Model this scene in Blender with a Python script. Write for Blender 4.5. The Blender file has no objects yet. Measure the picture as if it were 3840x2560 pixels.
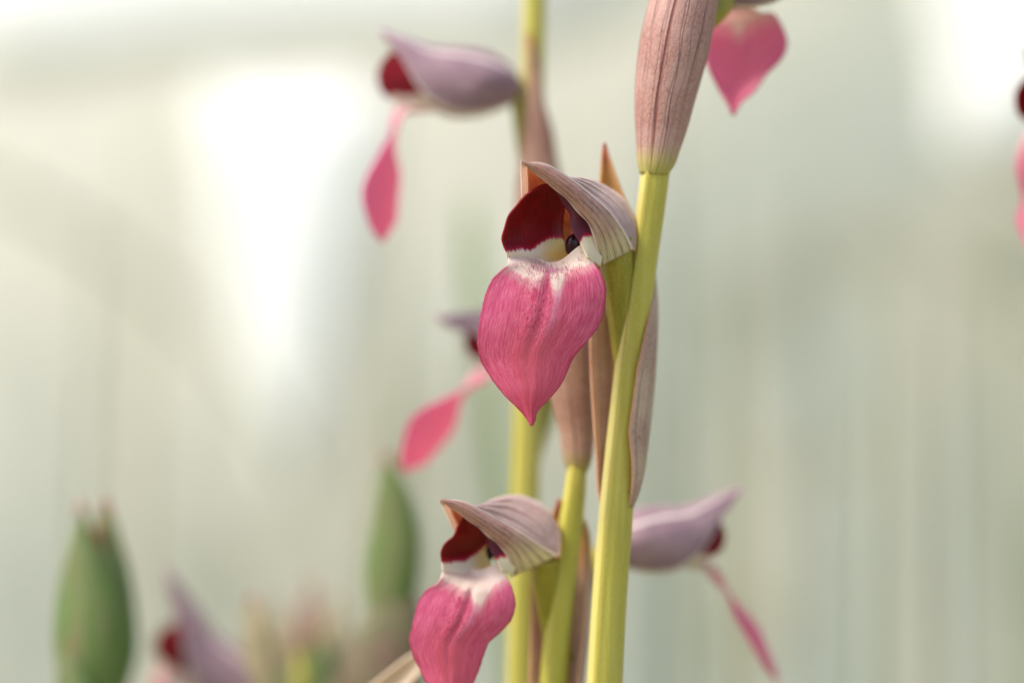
import bpy, math, random
import numpy as np
from mathutils import Vector, Matrix, Euler

random.seed(7)
rng = np.random.default_rng(7)
scene = bpy.context.scene
COL = scene.collection

# ------------------------------------------------------------------ camera
LENS, SENSOR = 100.0, 36.0
PXMM = 29.4                       # picture units per millimetre at the orchid's stem
D = 3840 / PXMM / 1000 * LENS / SENSOR     # distance from camera to the stem of the sharp orchid
H = 0.17                          # height of the optical axis above the ground
cam_d = bpy.data.cameras.new('camera')
cam_d.lens, cam_d.sensor_width = LENS, SENSOR
cam_d.clip_start, cam_d.clip_end = 0.01, 50
cam_d.dof.use_dof = True
cam_d.dof.focus_distance = D - 0.0075
cam_d.dof.aperture_fstop = 5.0
cam = bpy.data.objects.new('camera', cam_d)
cam.location = (0, -D, H)
cam.rotation_euler = (math.radians(90), 0, 0)
COL.objects.link(cam)
scene.camera = cam

# ------------------------------------------------------------------ light
SUN_EL, SUN_AZ = 52.0, -64.0      # degrees; azimuth measured from the camera's back towards its left
world = bpy.data.worlds.new('World')
scene.world = world
world.use_nodes = True
wn = world.node_tree
sky = wn.nodes.new('ShaderNodeTexSky')
sky.sky_type = 'NISHITA'
sky.sun_disc = False
sky.sun_elevation = math.radians(SUN_EL)
sky.sun_rotation = math.radians(180 - SUN_AZ)
sky.dust_density = 2.0
sky.ozone_density = 0.6
bg = wn.nodes['Background']
bg.inputs['Strength'].default_value = 0.15
wn.links.new(sky.outputs[0], bg.inputs['Color'])
sun_d = bpy.data.lights.new('sun', 'SUN')
sun_d.energy = 2.2
sun_d.angle = math.radians(12)
sun_d.color = (1.0, 0.955, 0.895)
sun = bpy.data.objects.new('sun', sun_d)
a = math.radians(SUN_AZ); e = math.radians(SUN_EL)
to_sun = Vector((math.sin(a) * math.cos(e), -math.cos(a) * math.cos(e), math.sin(e)))
sun.rotation_euler = to_sun.to_track_quat('Z', 'Y').to_euler()
sun.location = to_sun * 3
COL.objects.link(sun)
sky.sun_rotation = math.atan2(to_sun.x, to_sun.y)

vs = scene.view_settings
vs.view_transform = 'Standard'; vs.look = 'None'; vs.exposure = 0.9; vs.gamma = 1.0
vs.use_curve_mapping = False
scene.cycles.use_denoising = True
scene.cycles.max_bounces = 8
scene.cycles.transmission_bounces = 6

# ------------------------------------------------------------------ helpers
def W(X, Y, z=0.0):
    """picture column and row at the stem plane, z mm nearer the camera -> world"""
    d = (D - z / 1000) / D
    return ((X - 1920) / PXMM / 1000 * d, -z / 1000, H + (1280 - Y) / PXMM / 1000 * d)

def lin(r, g, b):
    f = lambda c: (c / 255 / 12.92) if c <= 10.3 else ((c / 255 + 0.055) / 1.055) ** 2.4
    return (f(r), f(g), f(b), 1.0)

def crom(P, t):
    """chord-length cubic through P (k,d) sampled at t in 0..1"""
    P = np.asarray(P, float)
    if len(P) == 2:
        return P[0] + (P[1] - P[0]) * np.asarray(t)[:, None]
    s = np.concatenate([[0], np.cumsum(np.linalg.norm(np.diff(P, axis=0), axis=1) + 1e-6)])
    s /= s[-1]
    m = np.empty_like(P)
    dl = np.diff(P, axis=0) / np.diff(s)[:, None]
    m[0], m[-1] = dl[0], dl[-1]
    w = np.diff(s)
    m[1:-1] = (dl[:-1] * w[1:, None] + dl[1:] * w[:-1, None]) / (w[1:] + w[:-1])[:, None]
    t = np.clip(np.asarray(t), 0, 1)
    i = np.clip(np.searchsorted(s, t, side='right') - 1, 0, len(s) - 2)
    h = (s[i + 1] - s[i])[:, None]
    x = ((t - s[i]) / (s[i + 1] - s[i]))[:, None]
    return ((2 * x**3 - 3 * x**2 + 1) * P[i] + (x**3 - 2 * x**2 + x) * h * m[i]
            + (-2 * x**3 + 3 * x**2) * P[i + 1] + (x**3 - x**2) * h * m[i + 1])

def sm(a, b, x):
    t = np.clip((np.asarray(x, float) - a) / (b - a), 0, 1)
    return t * t * (3 - 2 * t)

def link(o, parent=None):
    COL.objects.link(o)
    if parent is not None:
        o.parent = parent
        o.matrix_parent_inverse = parent.matrix_world.inverted()
    return o

def grid_obj(name, V, mat, parent=None, thick=None, attrs=None, close_v=False, uv=None):
    """V: (nu, nv, 3) world points"""
    nu, nv = V.shape[:2]
    idx = np.arange(nu * nv).reshape(nu, nv)
    if close_v:
        idx = np.concatenate([idx, idx[:, :1]], axis=1)
    f = np.stack([idx[:-1, :-1], idx[:-1, 1:], idx[1:, 1:], idx[1:, :-1]], -1).reshape(-1, 4)
    me = bpy.data.meshes.new(name)
    org = V.reshape(-1, 3).mean(0) if parent is None else np.zeros(3)
    me.from_pydata((V.reshape(-1, 3) - org).tolist(), [], f.tolist())
    u = np.linspace(0, 1, nu)[:, None].repeat(nv, 1)
    v = np.linspace(0, 1, nv)[None, :].repeat(nu, 0)
    if close_v:
        v = np.abs(np.linspace(-1, 1, nv, endpoint=False))[None, :].repeat(nu, 0)
    if uv is not None:
        u, v = uv
    for nm, a in (('pu', u), ('pv', v)) + tuple((attrs or {}).items()):
        at = me.attributes.new(nm, 'FLOAT', 'POINT')
        at.data.foreach_set('value', np.ascontiguousarray(a, dtype=np.float32).ravel())
    me.polygons.foreach_set('use_smooth', [True] * len(me.polygons))
    me.materials.append(mat)
    o = bpy.data.objects.new(name, me)
    o.location = org
    link(o, parent)
    if thick:
        m = o.modifiers.new('thickness', 'SOLIDIFY')
        m.thickness = thick / 1000
        m.offset = 0
    return o

def loft(curves, nu, nv, dz=None):
    """curves across v, each a list of (X,Y,z) along u -> (nu,nv,3) in picture units"""
    t = np.linspace(0, 1, nu)
    C = np.stack([crom(c, t) for c in curves], 1)
    s = np.linspace(0, 1, nv)
    K = len(curves)
    out = np.empty((nu, nv, 3))
    if K == 2:
        out = C[:, :1] + (C[:, 1:] - C[:, :1]) * s[None, :, None]
    else:
        k = np.clip((s * (K - 1)).astype(int), 0, K - 2)
        x = (s * (K - 1) - k)[None, :, None]
        m = np.empty_like(C)
        m[:, 1:-1] = (C[:, 2:] - C[:, :-2]) / 2
        m[:, 0] = 2 * (C[:, 1] - C[:, 0]) - m[:, 1]
        m[:, -1] = 2 * (C[:, -1] - C[:, -2]) - m[:, -2]
        out = ((2 * x**3 - 3 * x**2 + 1) * C[:, k] + (x**3 - 2 * x**2 + x) * m[:, k]
               + (-2 * x**3 + 3 * x**2) * C[:, k + 1] + (x**3 - x**2) * m[:, k + 1])
    U, Vv = np.meshgrid(t, s, indexing='ij')
    if dz is not None:
        out[..., 2] += dz(U, Vv)
    return out, U, Vv

def to_world(G, conv=W):
    x, y, z = conv(G[..., 0], G[..., 1], G[..., 2])
    return np.stack(np.broadcast_arrays(x, y, z), -1)

def midcurve(A, B, f=0.5, off=(0, 0, 0), n=14, power=1.0):
    t = np.linspace(0, 1, n)
    a_, b_ = crom(A, t), crom(B, t)
    b = (np.sin(np.pi * np.clip(t, 0, 1)) ** power)[:, None]
    return a_ * (1 - f) + b_ * f + b * np.asarray(off, float)

def tube_pts(path, n=60, ns=24, section=None):
    """path (X,Y,z,r) picture units -> world grid"""
    t = np.linspace(0, 1, n)
    P = crom(path, t)
    C = np.stack(W(P[:, 0], P[:, 1], P[:, 2]), -1)
    r = P[:, 3] / PXMM / 1000
    T = np.gradient(C, axis=0)
    T /= np.linalg.norm(T, axis=1)[:, None]
    yv = np.array([0, -1.0, 0])                      # towards the camera
    S = np.cross(yv, T); S /= np.linalg.norm(S, axis=1)[:, None]
    F = np.cross(T, S)
    th = np.linspace(0, 2 * np.pi, ns, endpoint=False)   # 0 = right, pi/2 = front
    q = np.ones((n, ns)) if section is None else section(t[:, None], th[None, :]) * np.ones((n, ns))
    G = C[:, None] - 0 + (r[:, None] * q)[..., None] * (np.cos(th)[None, :, None] * (-S[:, None]) + np.sin(th)[None, :, None] * (F[:, None]))
    return G

def tube(name, path, mat, parent=None, n=60, ns=24, section=None):
    G = tube_pts(path, n, ns, section)
    # rounded ends
    c0, c1 = G[0].mean(0), G[-1].mean(0)
    G = np.concatenate([(c0 + (G[:1] - c0) * 0.02), G, (c1 + (G[-1:] - c1) * 0.02)])
    return grid_obj(name, G, mat, parent, close_v=True)

# ------------------------------------------------------------------ node helpers
class NT:
    def __init__(self, name):
        self.m = bpy.data.materials.new(name)
        self.m.use_nodes = True
        self.t = self.m.node_tree
        self.t.nodes.clear()
        self.out = self.t.nodes.new('ShaderNodeOutputMaterial')
    def n(self, typ, **kw):
        nd = self.t.nodes.new('ShaderNode' + typ)
        for k, v in kw.items():
            setattr(nd, k, v)
        return nd
    def put(self, sock, v):
        if hasattr(v, 'links') or isinstance(v, bpy.types.NodeSocket):
            self.t.links.new(v, sock)
        else:
            sock.default_value = v
    def attr(self, name):
        return self.n('Attribute', attribute_name=name).outputs['Fac']
    def math(self, op, a, b=0.0, c=None):
        nd = self.n('Math', operation=op)
        self.put(nd.inputs[0], a); self.put(nd.inputs[1], b)
        if c is not None: self.put(nd.inputs[2], c)
        return nd.outputs[0]
    def mix(self, f, a, b, blend='MIX'):
        nd = self.n('Mix', data_type='RGBA', blend_type=blend)
        self.put(nd.inputs[0], f); self.put(nd.inputs[6], a); self.put(nd.inputs[7], b)
        return nd.outputs[2]
    def step(self, x, a, b):
        nd = self.n('MapRange', interpolation_type='SMOOTHSTEP')
        self.put(nd.inputs[0], x)
        nd.inputs[1].default_value, nd.inputs[2].default_value = a, b
        return nd.outputs[0]
    def vec(self, x, y, z=0.0):
        nd = self.n('CombineXYZ')
        for i, v in enumerate((x, y, z)): self.put(nd.inputs[i], v)
        return nd.outputs[0]
    def noise(self, vec, scale, detail=3.0, rough=0.55):
        nd = self.n('TexNoise')
        self.put(nd.inputs['Vector'], vec)
        nd.inputs['Scale'].default_value = scale
        nd.inputs['Detail'].default_value = detail
        nd.inputs['Roughness'].default_value = rough
        return nd.outputs['Fac']
    def obj(self):
        return self.n('TexCoord').outputs['Object']
    def bump(self, h, dist, strength=1.0):
        nd = self.n('Bump')
        self.put(nd.inputs['Height'], h)
        nd.inputs['Distance'].default_value = dist
        nd.inputs['Strength'].default_value = strength
        return nd.outputs[0]
    def finish(self, col, rough=0.5, spec=0.3, trans=0.0, tcol=None, normal=None, sss=0.0, sheen=0.0):
        p = self.n('BsdfPrincipled')
        self.put(p.inputs['Base Color'], col)
        self.put(p.inputs['Roughness'], rough)
        p.inputs['Specular IOR Level'].default_value = spec
        if sheen:
            p.inputs['Sheen Weight'].default_value = sheen
            p.inputs['Sheen Roughness'].default_value = 0.4
        if sss:
            p.inputs['Subsurface Weight'].default_value = sss
            p.inputs['Subsurface Radius'].default_value = (1.0, 0.7, 0.3)
            p.inputs['Subsurface Scale'].default_value = 0.0012
        if normal is not None: self.put(p.inputs['Normal'], normal)
        res = p.outputs[0]
        if trans:
            tr = self.n('BsdfTranslucent')
            self.put(tr.inputs['Color'], tcol if tcol is not None else col)
            if normal is not None: self.put(tr.inputs['Normal'], normal)
            mx = self.n('MixShader')
            mx.inputs[0].default_value = trans
            self.t.links.new(res, mx.inputs[1]); self.t.links.new(tr.outputs[0], mx.inputs[2])
            res = mx.outputs[0]
        self.t.links.new(res, self.out.inputs[0])
        return self.m

def veins(n, count, width, wob=0.035, scale=6.0, seed=0.0):
    """dark lines running along u at regular v, slightly wavering"""
    u, v = n.attr('pu'), n.attr('pv')
    wv = n.math('MULTIPLY_ADD', n.noise(n.vec(n.math('MULTIPLY', u, 3.0), n.math('MULTIPLY', v, 2.5), seed), scale / 3, 2), wob * 2, n.math('SUBTRACT', v, wob))
    fr = n.math('FRACT', n.math('MULTIPLY', wv, count))
    d = n.math('ABSOLUTE', n.math('SUBTRACT', fr, 0.5))
    return n.math('SUBTRACT', 1.0, n.step(d, 0.0, width))

# ------------------------------------------------------------------ materials
def m_lip(name='lip_tongue', trans=0.42, glow=0.0):
    n = NT(name)
    u, v, w = n.attr('pu'), n.attr('pv'), n.attr('white')
    o = n.obj()
    vc = n.math('SUBTRACT', v, 0.52)
    st = n.vec(n.math('MULTIPLY', v, 19.0), n.math('MULTIPLY', u, 2.6), 0.0)
    streak = n.noise(st, 1.0, 4, 0.6)
    st2 = n.vec(n.math('MULTIPLY', v, 70.0), n.math('MULTIPLY', u, 9.0), 4.0)
    fine = n.noise(st2, 1.0, 3, 0.65)
    blot = n.noise(o, 260.0, 3)
    pink = n.mix(n.step(streak, 0.22, 0.78), lin(206, 66, 104), lin(228, 108, 142))
    side = n.step(n.math('ABSOLUTE', n.math('SUBTRACT', v, 0.5)), 0.15, 0.42)
    pink = n.mix(n.math('MULTIPLY', side, n.math('MULTIPLY', n.math('SUBTRACT', 1.0, n.step(u, 0.35, 0.75)), 0.5)), pink, lin(208, 92, 138))
    cell = n.noise(n.vec(n.math('MULTIPLY', v, 105.0), n.math('MULTIPLY', u, 17.0), 7.0), 1.0, 3, 0.6)
    pink = n.mix(n.math('MULTIPLY', n.step(cell, 0.48, 0.68), 0.5), pink, lin(236, 150, 172))
    pink = n.mix(n.math('MULTIPLY', n.step(n.math('SUBTRACT', 1.0, cell), 0.5, 0.68), 0.4), pink, lin(180, 44, 76))
    pink = n.mix(n.math('MULTIPLY', n.step(fine, 0.45, 0.75), 0.4), pink, lin(226, 130, 150))
    pink = n.mix(n.math('MULTIPLY', n.step(n.math('SUBTRACT', 1.0, fine), 0.50, 0.72), 0.4), pink, lin(168, 40, 70))
    lv = veins(n, 27.0, 0.16, 0.022, 5.0, 11.0)
    lb = n.step(n.noise(n.vec(n.math('MULTIPLY', u, 11.0), n.math('MULTIPLY', v, 24.0), 3.0), 1.0, 2), 0.38, 0.62)
    pink = n.mix(n.math('MULTIPLY', n.math('MULTIPLY', lv, lb), 0.42), pink, lin(160, 26, 60))
    lv2 = veins(n, 38.0, 0.2, 0.03, 5.0, 15.0)
    pink = n.mix(n.math('MULTIPLY', n.math('MULTIPLY', lv2, n.math('SUBTRACT', 1.0, lb)), 0.35), pink, lin(240, 168, 184))
    # salmon middle, crimson point
    mid = n.math('MULTIPLY', n.math('SUBTRACT', 1.0, n.step(n.math('ABSOLUTE', vc), 0.05, 0.36)), n.step(u, 0.3, 0.62))
    pink = n.mix(n.math('MULTIPLY', mid, 0.55), pink, lin(210, 96, 104))
    pale = n.math('MULTIPLY', n.math('SUBTRACT', 1.0, n.step(n.math('ABSOLUTE', n.math('ADD', n.math('SUBTRACT', v, 0.60), n.math('MULTIPLY', n.math('SUBTRACT', fine, 0.5), 0.05))), 0.0, 0.045)), n.math('SUBTRACT', 1.0, n.step(u, 0.25, 0.6)))
    pink = n.mix(n.math('MULTIPLY', pale, 0.6), pink, lin(226, 166, 190))
    pink = n.mix(n.math('MULTIPLY', n.step(u, 0.7, 1.0), 0.6), pink, lin(202, 60, 92))
    edge = n.step(n.math('ABSOLUTE', n.math('SUBTRACT', v, 0.5)), 0.465, 0.5)
    pink = n.mix(n.math('MULTIPLY', edge, 0.6), pink, lin(158, 32, 74))
    # dark speckles under the throat
    spk = n.noise(n.vec(n.math('MULTIPLY', v, 95.0), n.math('MULTIPLY', u, 48.0), 9.0), 1.0, 2)
    zone = n.math('MULTIPLY', n.math('SUBTRACT', 1.0, n.step(n.math('ABSOLUTE', n.math('SUBTRACT', v, 0.45)), 0.06, 0.24)),
                  n.math('MULTIPLY', n.step(u, 0.10, 0.2), n.math('SUBTRACT', 1.0, n.step(u, 0.38, 0.62))))
    pink = n.mix(n.math('MULTIPLY', n.math('MULTIPLY', n.step(spk, 0.52, 0.62), zone), 0.6), pink, lin(122, 8, 36))
    white = n.mix(n.step(blot, 0.4, 0.7), lin(232, 216, 196), lin(236, 220, 206))
    jag = n.math('ADD', w, n.math('MULTIPLY', n.math('SUBTRACT', streak, 0.5), 1.5))
    jag = n.math('ADD', jag, n.math('MULTIPLY', n.math('SUBTRACT', fine, 0.5), 0.9))
    if glow:
        pink = n.mix(glow, pink, lin(240, 150, 180))
    halo = n.mix(0.36, pink, white)
    col = n.mix(n.step(jag, -0.1, 0.4), n.mix(n.step(jag, -1.2, -0.1), pink, halo), white)
    h = n.math('ADD', n.math('MULTIPLY', fine, 0.35), n.math('ADD', n.math('MULTIPLY', streak, 0.6), n.math('MULTIPLY', n.noise(o, 4200.0, 2), 0.55)))
    return n.finish(col, 0.40, 0.4, trans, n.mix(0.4, col, lin(252, 176, 214)), n.bump(h, 0.00011, 0.8), sheen=0.15)

def m_lobe(name='side_lobe_red', ca=(122, 2, 12), cb=(148, 6, 20), cc=(88, 1, 8), tr=0.28):
    n = NT(name)
    u, v, w, y = n.attr('pu'), n.attr('pv'), n.attr('white'), n.attr('yellow')
    o = n.obj()
    streak = n.noise(n.vec(n.math('MULTIPLY', v, 24.0), n.math('MULTIPLY', u, 3.0), 0.0), 1.0, 4, 0.6)
    red = n.mix(n.step(n.noise(o, 240.0, 3), 0.35, 0.7), lin(*ca), lin(*cb))
    red = n.mix(n.math('MULTIPLY', n.step(streak, 0.45, 0.75), 0.5), red, lin(*cc))
    wj = n.math('ADD', w, n.math('MULTIPLY', n.math('SUBTRACT', streak, 0.5), 1.1))
    red = n.mix(n.step(wj, -0.55, -0.05), red, lin(176, 22, 62))
    white = n.mix(y, lin(232, 216, 198), lin(224, 202, 136))
    col = n.mix(n.step(wj, -0.12, 0.22), red, white)
    h = n.math('ADD', streak, n.math('MULTIPLY', n.noise(o, 4200.0, 2), 0.4))
    return n.finish(col, 0.38, 0.3, tr, None, n.bump(h, 0.00012, 0.7))

def m_sepal(name, base, dark, cream, nveins, vstr, grain=1.0, cream_u=(0.02, 0.3), trans=0.3, seed=0.0, tcol=None):
    n = NT(name)
    u, v = n.attr('pu'), n.attr('pv')
    o = n.obj()
    vn = veins(n, nveins, 0.17, 0.03, 6.0, seed)
    vn2 = veins(n, nveins * 2.0, 0.3, 0.03, 6.0, seed + 3)
    g = n.noise(o, 3400.0, 2)
    big = n.noise(o, 300.0, 3)
    c = n.mix(n.step(big, 0.3, 0.7), base, lin(*[min(255, x) for x in dark]))
    c = n.mix(n.math('MULTIPLY', n.step(g, 0.42, 0.62), 0.35 * grain), c, lin(214, 190, 180))
    fl_ = n.noise(n.vec(n.math('MULTIPLY', v, 75.0), n.math('MULTIPLY', u, 22.0), seed), 1.0, 2)
    c = n.mix(n.math('MULTIPLY', n.step(fl_, 0.47, 0.60), 0.55 * grain), c, lin(152, 106, 98))
    cu = n.math('SUBTRACT', 1.0, n.step(n.math('ADD', u, n.math('MULTIPLY', n.math('SUBTRACT', big, 0.5), 0.25)), *cream_u))
    c = n.mix(cu, c, cream)
    brk = n.step(n.noise(n.vec(n.math('MULTIPLY', u, 6.0), n.math('MULTIPLY', v, 14.0), seed), 1.0, 2), 0.35, 0.6)
    c = n.mix(n.math('MULTIPLY', n.math('MULTIPLY', vn, brk), vstr), c, lin(112, 84, 92))
    c = n.mix(n.math('MULTIPLY', vn2, vstr * 0.25), c, lin(120, 84, 84))
    edge = n.step(n.math('ABSOLUTE', n.math('SUBTRACT', v, 0.5)), 0.435, 0.475)
    c = n.mix(n.math('MULTIPLY', edge, 0.9), c, lin(244, 230, 220))
    h = n.math('ADD', n.math('MULTIPLY', g, 0.6), n.math('MULTIPLY', vn, -0.35))
    return n.finish(c, 0.55, 0.25, trans, tcol or c, n.bump(h, 0.00016, 0.8), sheen=0.25)

def m_petal():
    n = NT('inner_petal')
    u, v = n.attr('pu'), n.attr('pv')
    vn = veins(n, 5.0, 0.14, 0.05, 5.0, 2.0)
    o = n.obj()
    c = n.mix(n.step(n.noise(o, 500.0, 3), 0.35, 0.65), lin(236, 184, 152), lin(226, 158, 122))
    c = n.mix(n.math('SUBTRACT', 1.0, n.step(u, 0.35, 0.7)), c, lin(224, 190, 140))
    c = n.mix(n.math('MULTIPLY', vn, 0.75), c, lin(150, 50, 36))
    return n.finish(c, 0.4, 0.35, 0.5, lin(246, 190, 158), n.bump(vn, 0.0002, -0.6))

def m_bract(name, base, dark, line, nveins, vstr, cream, cream_u=(0.0, 0.06), trans=0.25, seed=0.0, midv=None, green=None, tip_glow=None):
    n = NT(name)
    u, v = n.attr('pu'), n.attr('pv')
    o = n.obj()
    g = n.noise(o, 3000.0, 2)
    big = n.noise(o, 170.0, 4)
    c = n.mix(n.step(big, 0.32, 0.68), base, dark)
    c = n.mix(n.math('MULTIPLY', n.step(g, 0.42, 0.62), 0.4), c, lin(206, 178, 164))
    if green is not None:
        c = n.mix(n.step(n.noise(n.vec(n.math('MULTIPLY', v, 6.0), n.math('MULTIPLY', u, 1.3), seed), 1.0, 3), 0.35, 0.62), c, green)
    vn = veins(n, nveins, 0.07, 0.05, 4.0, seed)
    vb = n.step(n.noise(n.vec(n.math('MULTIPLY', u, 3.0), n.math('MULTIPLY', v, 9.0), seed + 5), 1.0, 3), 0.28, 0.62)
    vn3 = n.math('MULTIPLY', veins(n, nveins * 1.7, 0.10, 0.06, 4.0, seed + 7), 0.35)
    vn = n.math('MAXIMUM', n.math('MULTIPLY', vn, vb), vn3)
    c = n.mix(n.math('MULTIPLY', vn, vstr), c, line)
    # faint cross network
    net = n.n('TexVoronoi', feature='DISTANCE_TO_EDGE')
    n.put(net.inputs['Vector'], n.vec(n.math('MULTIPLY', u, 9.0), n.math('MULTIPLY', n.math('ADD', v, n.math('MULTIPLY', u, 0.25)), 8.0), seed))
    nets = n.math('MULTIPLY', n.math('SUBTRACT', 1.0, n.step(net.outputs[0], 0.0, 0.06)), n.step(big, 0.3, 0.6))
    c = n.mix(n.math('MULTIPLY', nets, vstr * 0.85), c, lin(120, 84, 84))
    if midv is not None:
        md = n.math('SUBTRACT', 1.0, n.step(n.math('ABSOLUTE', n.math('SUBTRACT', v, midv)), 0.002, 0.016))
        c = n.mix(n.math('MULTIPLY', md, 0.8), c, lin(134, 62, 56))
        vn = n.math('MAXIMUM', vn, md)
    cu = n.math('SUBTRACT', 1.0, n.step(n.math('ADD', u, n.math('MULTIPLY', n.math('SUBTRACT', big, 0.5), 0.03)), *cream_u))
    c = n.mix(cu, c, cream)
    if tip_glow is not None:
        c = n.mix(n.math('MULTIPLY', n.step(u, 0.6, 0.82), 0.85), c, tip_glow)  # glow of light through the tip, put into its colour
    tipr = n.step(u, 0.92, 0.985)
    c = n.mix(n.math('MULTIPLY', tipr, 0.8), c, lin(186, 60, 66))
    edge = n.step(n.math('ABSOLUTE', n.math('SUBTRACT', v, 0.5)), 0.475, 0.5)
    c = n.mix(n.math('MULTIPLY', edge, 0.55), c, lin(222, 160, 116))
    h = n.math('ADD', n.math('MULTIPLY', g, 0.5), n.math('MULTIPLY', vn, -1.1))
    return n.finish(c, 0.5, 0.3, trans, c, n.bump(h, 0.00022, 0.8), sheen=0.2)

def m_stem(name, c1, c2, line):
    n = NT(name)
    u, v = n.attr('pu'), n.attr('pv')
    o = n.obj()
    sp = n.n('Mapping'); sp.inputs['Scale'].default_value = (1, 1, 0.06)
    n.t.links.new(o, sp.inputs[0])
    s = n.noise(sp.outputs[0], 900.0, 3)
    big = n.noise(o, 55.0, 3)
    c = n.mix(n.step(s, 0.3, 0.7), c1, c2)
    c = n.mix(n.math('MULTIPLY', n.step(big, 0.5, 0.75), 0.45), c, lin(174, 150, 70))
    spot = n.step(n.noise(o, 900.0, 2), 0.68, 0.74)
    c = n.mix(n.math('MULTIPLY', spot, 0.45), c, lin(136, 96, 66))
    c = n.mix(n.math('MULTIPLY', n.step(n.noise(o, 30.0, 2), 0.5, 0.7), 0.35), c, lin(160, 168, 74))
    g = n.noise(o, 3600.0, 2)
    c = n.mix(n.math('MULTIPLY', n.step(g, 0.45, 0.65), 0.12), c, lin(214, 206, 150))
    ridge = n.math('SUBTRACT', 1.0, n.step(n.attr('ridge'), 0.0, 0.09)) if line is not None else 0.0
    if line is not None:
        c = n.mix(n.math('MULTIPLY', ridge, n.math('MULTIPLY', n.step(s, 0.25, 0.55), 0.75)), c, line)
    if line is not None:
        c = n.mix(n.math('MULTIPLY', n.attr('sunface'), 0.7), c, lin(206, 196, 126))  # face towards the sun painted paler, light put into the colour
    h = n.math('ADD', n.math('MULTIPLY', s, 0.7), n.math('MULTIPLY', g, 0.5))
    return n.finish(c, 0.42, 0.4, 0.0, None, n.bump(h, 0.00015, 0.7), sss=0.35)

def m_plain(name, c1, c2, scale, rough=0.6, trans=0.0, bump=0.0002, stretch=None):
    n = NT(name)
    o = n.obj()
    if stretch:
        mp = n.n('Mapping'); mp.inputs['Scale'].default_value = stretch
        n.t.links.new(o, mp.inputs[0]); o = mp.outputs[0]
    s = n.noise(o, scale, 5)
    c = n.mix(n.step(s, 0.3, 0.7), c1, c2)
    return n.finish(c, rough, 0.3, trans, c, n.bump(s, bump, 0.8))

M_LIP, M_LOBE, M_PETAL = m_lip(), m_lobe(), m_petal()
M_LIP_BACKLIT = m_lip('lip_tongue_backlit', 0.55, 0.6)  # copy of the lip with its backlit glow mixed into the pink
M_LOBE_OUT = m_lobe('side_lobe_purple', (92, 26, 42), (104, 38, 50), (74, 14, 32), 0.12)
M_SEP = m_sepal('sepal_mauve', lin(228, 186, 170), (218, 168, 152), lin(230, 220, 182), 5.0, 0.85, 1.0, (0.0, 0.40), 0.5)
M_DOR = m_sepal('sepal_ribbed', lin(226, 198, 192), (218, 184, 176), lin(226, 212, 186), 7.0, 0.75, 0.8, (-0.2, 0.05), seed=5.0)
M_FAR = m_sepal('sepal_pale', lin(236, 212, 200), (228, 196, 182), lin(228, 218, 186), 4.0, 0.2, 0.6, (0.0, 0.3), 0.5, 8.0, lin(252, 226, 208))
M_SIDE = m_sepal('sepal_dusky', lin(178, 148, 157), (152, 122, 137), lin(198, 166, 150), 3.0, 0.45, 0.8, (-0.2, 0.06), 0.25, 9.0)
M_BR_TOP = m_bract('bract_ribbed', lin(206, 160, 148), lin(192, 138, 124), lin(112, 56, 60), 8.0, 0.85, lin(198, 186, 100), (0.0, 0.11), midv=0.46)
M_BR = m_bract('bract_brown', lin(230, 206, 180), lin(220, 186, 164), lin(172, 120, 112), 10.0, 0.6, lin(196, 184, 110), (-0.02, 0.03), 0.45, 4.0, tip_glow=lin(214, 166, 84))
M_BR_B = m_bract('bract_dull', lin(190, 150, 122), lin(174, 126, 104), lin(134, 76, 66), 3.0, 0.6, lin(180, 168, 80), (0.0, 0.12), 0.3, 6.0)
M_BR_GR = m_bract('bract_green', lin(112, 130, 66), lin(124, 120, 70), lin(96, 96, 50), 4.0, 0.3, lin(170, 174, 70), (-0.05, 0.02), 0.25, 2.0, green=lin(100, 132, 62))
M_BR_CR = m_bract('bract_cream', lin(196, 184, 138), lin(172, 160, 116), lin(150, 130, 96), 4.0, 0.3, lin(176, 176, 96), (-0.05, 0.02), 0.25, 3.0)
M_BR_OB = m_bract('bract_olive_brown', lin(92, 100, 50), lin(100, 80, 52), lin(80, 72, 42), 4.0, 0.3, lin(120, 130, 60), (-0.05, 0.02), 0.2, 2.0)
M_STEM = m_stem('stem_green', lin(176, 163, 57), lin(187, 175, 78), lin(120, 92, 58))
M_STEM_B = m_stem('stem_olive', lin(172, 164, 56), lin(186, 178, 74), None)
M_STEM_C = m_stem('stem_yellow', lin(186, 176, 70), lin(194, 184, 90), None)
M_OVARY = m_stem('ovary_green', lin(136, 128, 26), lin(150, 140, 38), None)
M_COLUMN = m_plain('column_dark', lin(52, 8, 22), lin(30, 4, 14), 600, 0.22)
M_HAIR = m_plain('lip_hair', lin(206, 150, 172), lin(150, 50, 92), 700, 0.5)
M_LEAF = m_plain('leaf_green', lin(168, 188, 128), lin(180, 198, 142), 200, 0.5, 0.3)
M_GRASS_A = m_plain('grass_olive', lin(150, 160, 112), lin(160, 168, 126), 120, 0.6, 0.3)
M_GRASS_B = m_plain('grass_straw', lin(196, 186, 150), lin(206, 198, 170), 120, 0.6, 0.3)
M_GRASS_C = m_plain('grass_grey', lin(156, 166, 150), lin(170, 178, 162), 120, 0.6, 0.3)
M_DRY = m_plain('dry_blade', lin(222, 200, 172), lin(206, 180, 152), 200, 0.6, 0.25)
M_TWIG = m_plain('twig_grey', lin(150, 150, 128), lin(130, 126, 106), 120, 0.7)

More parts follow.
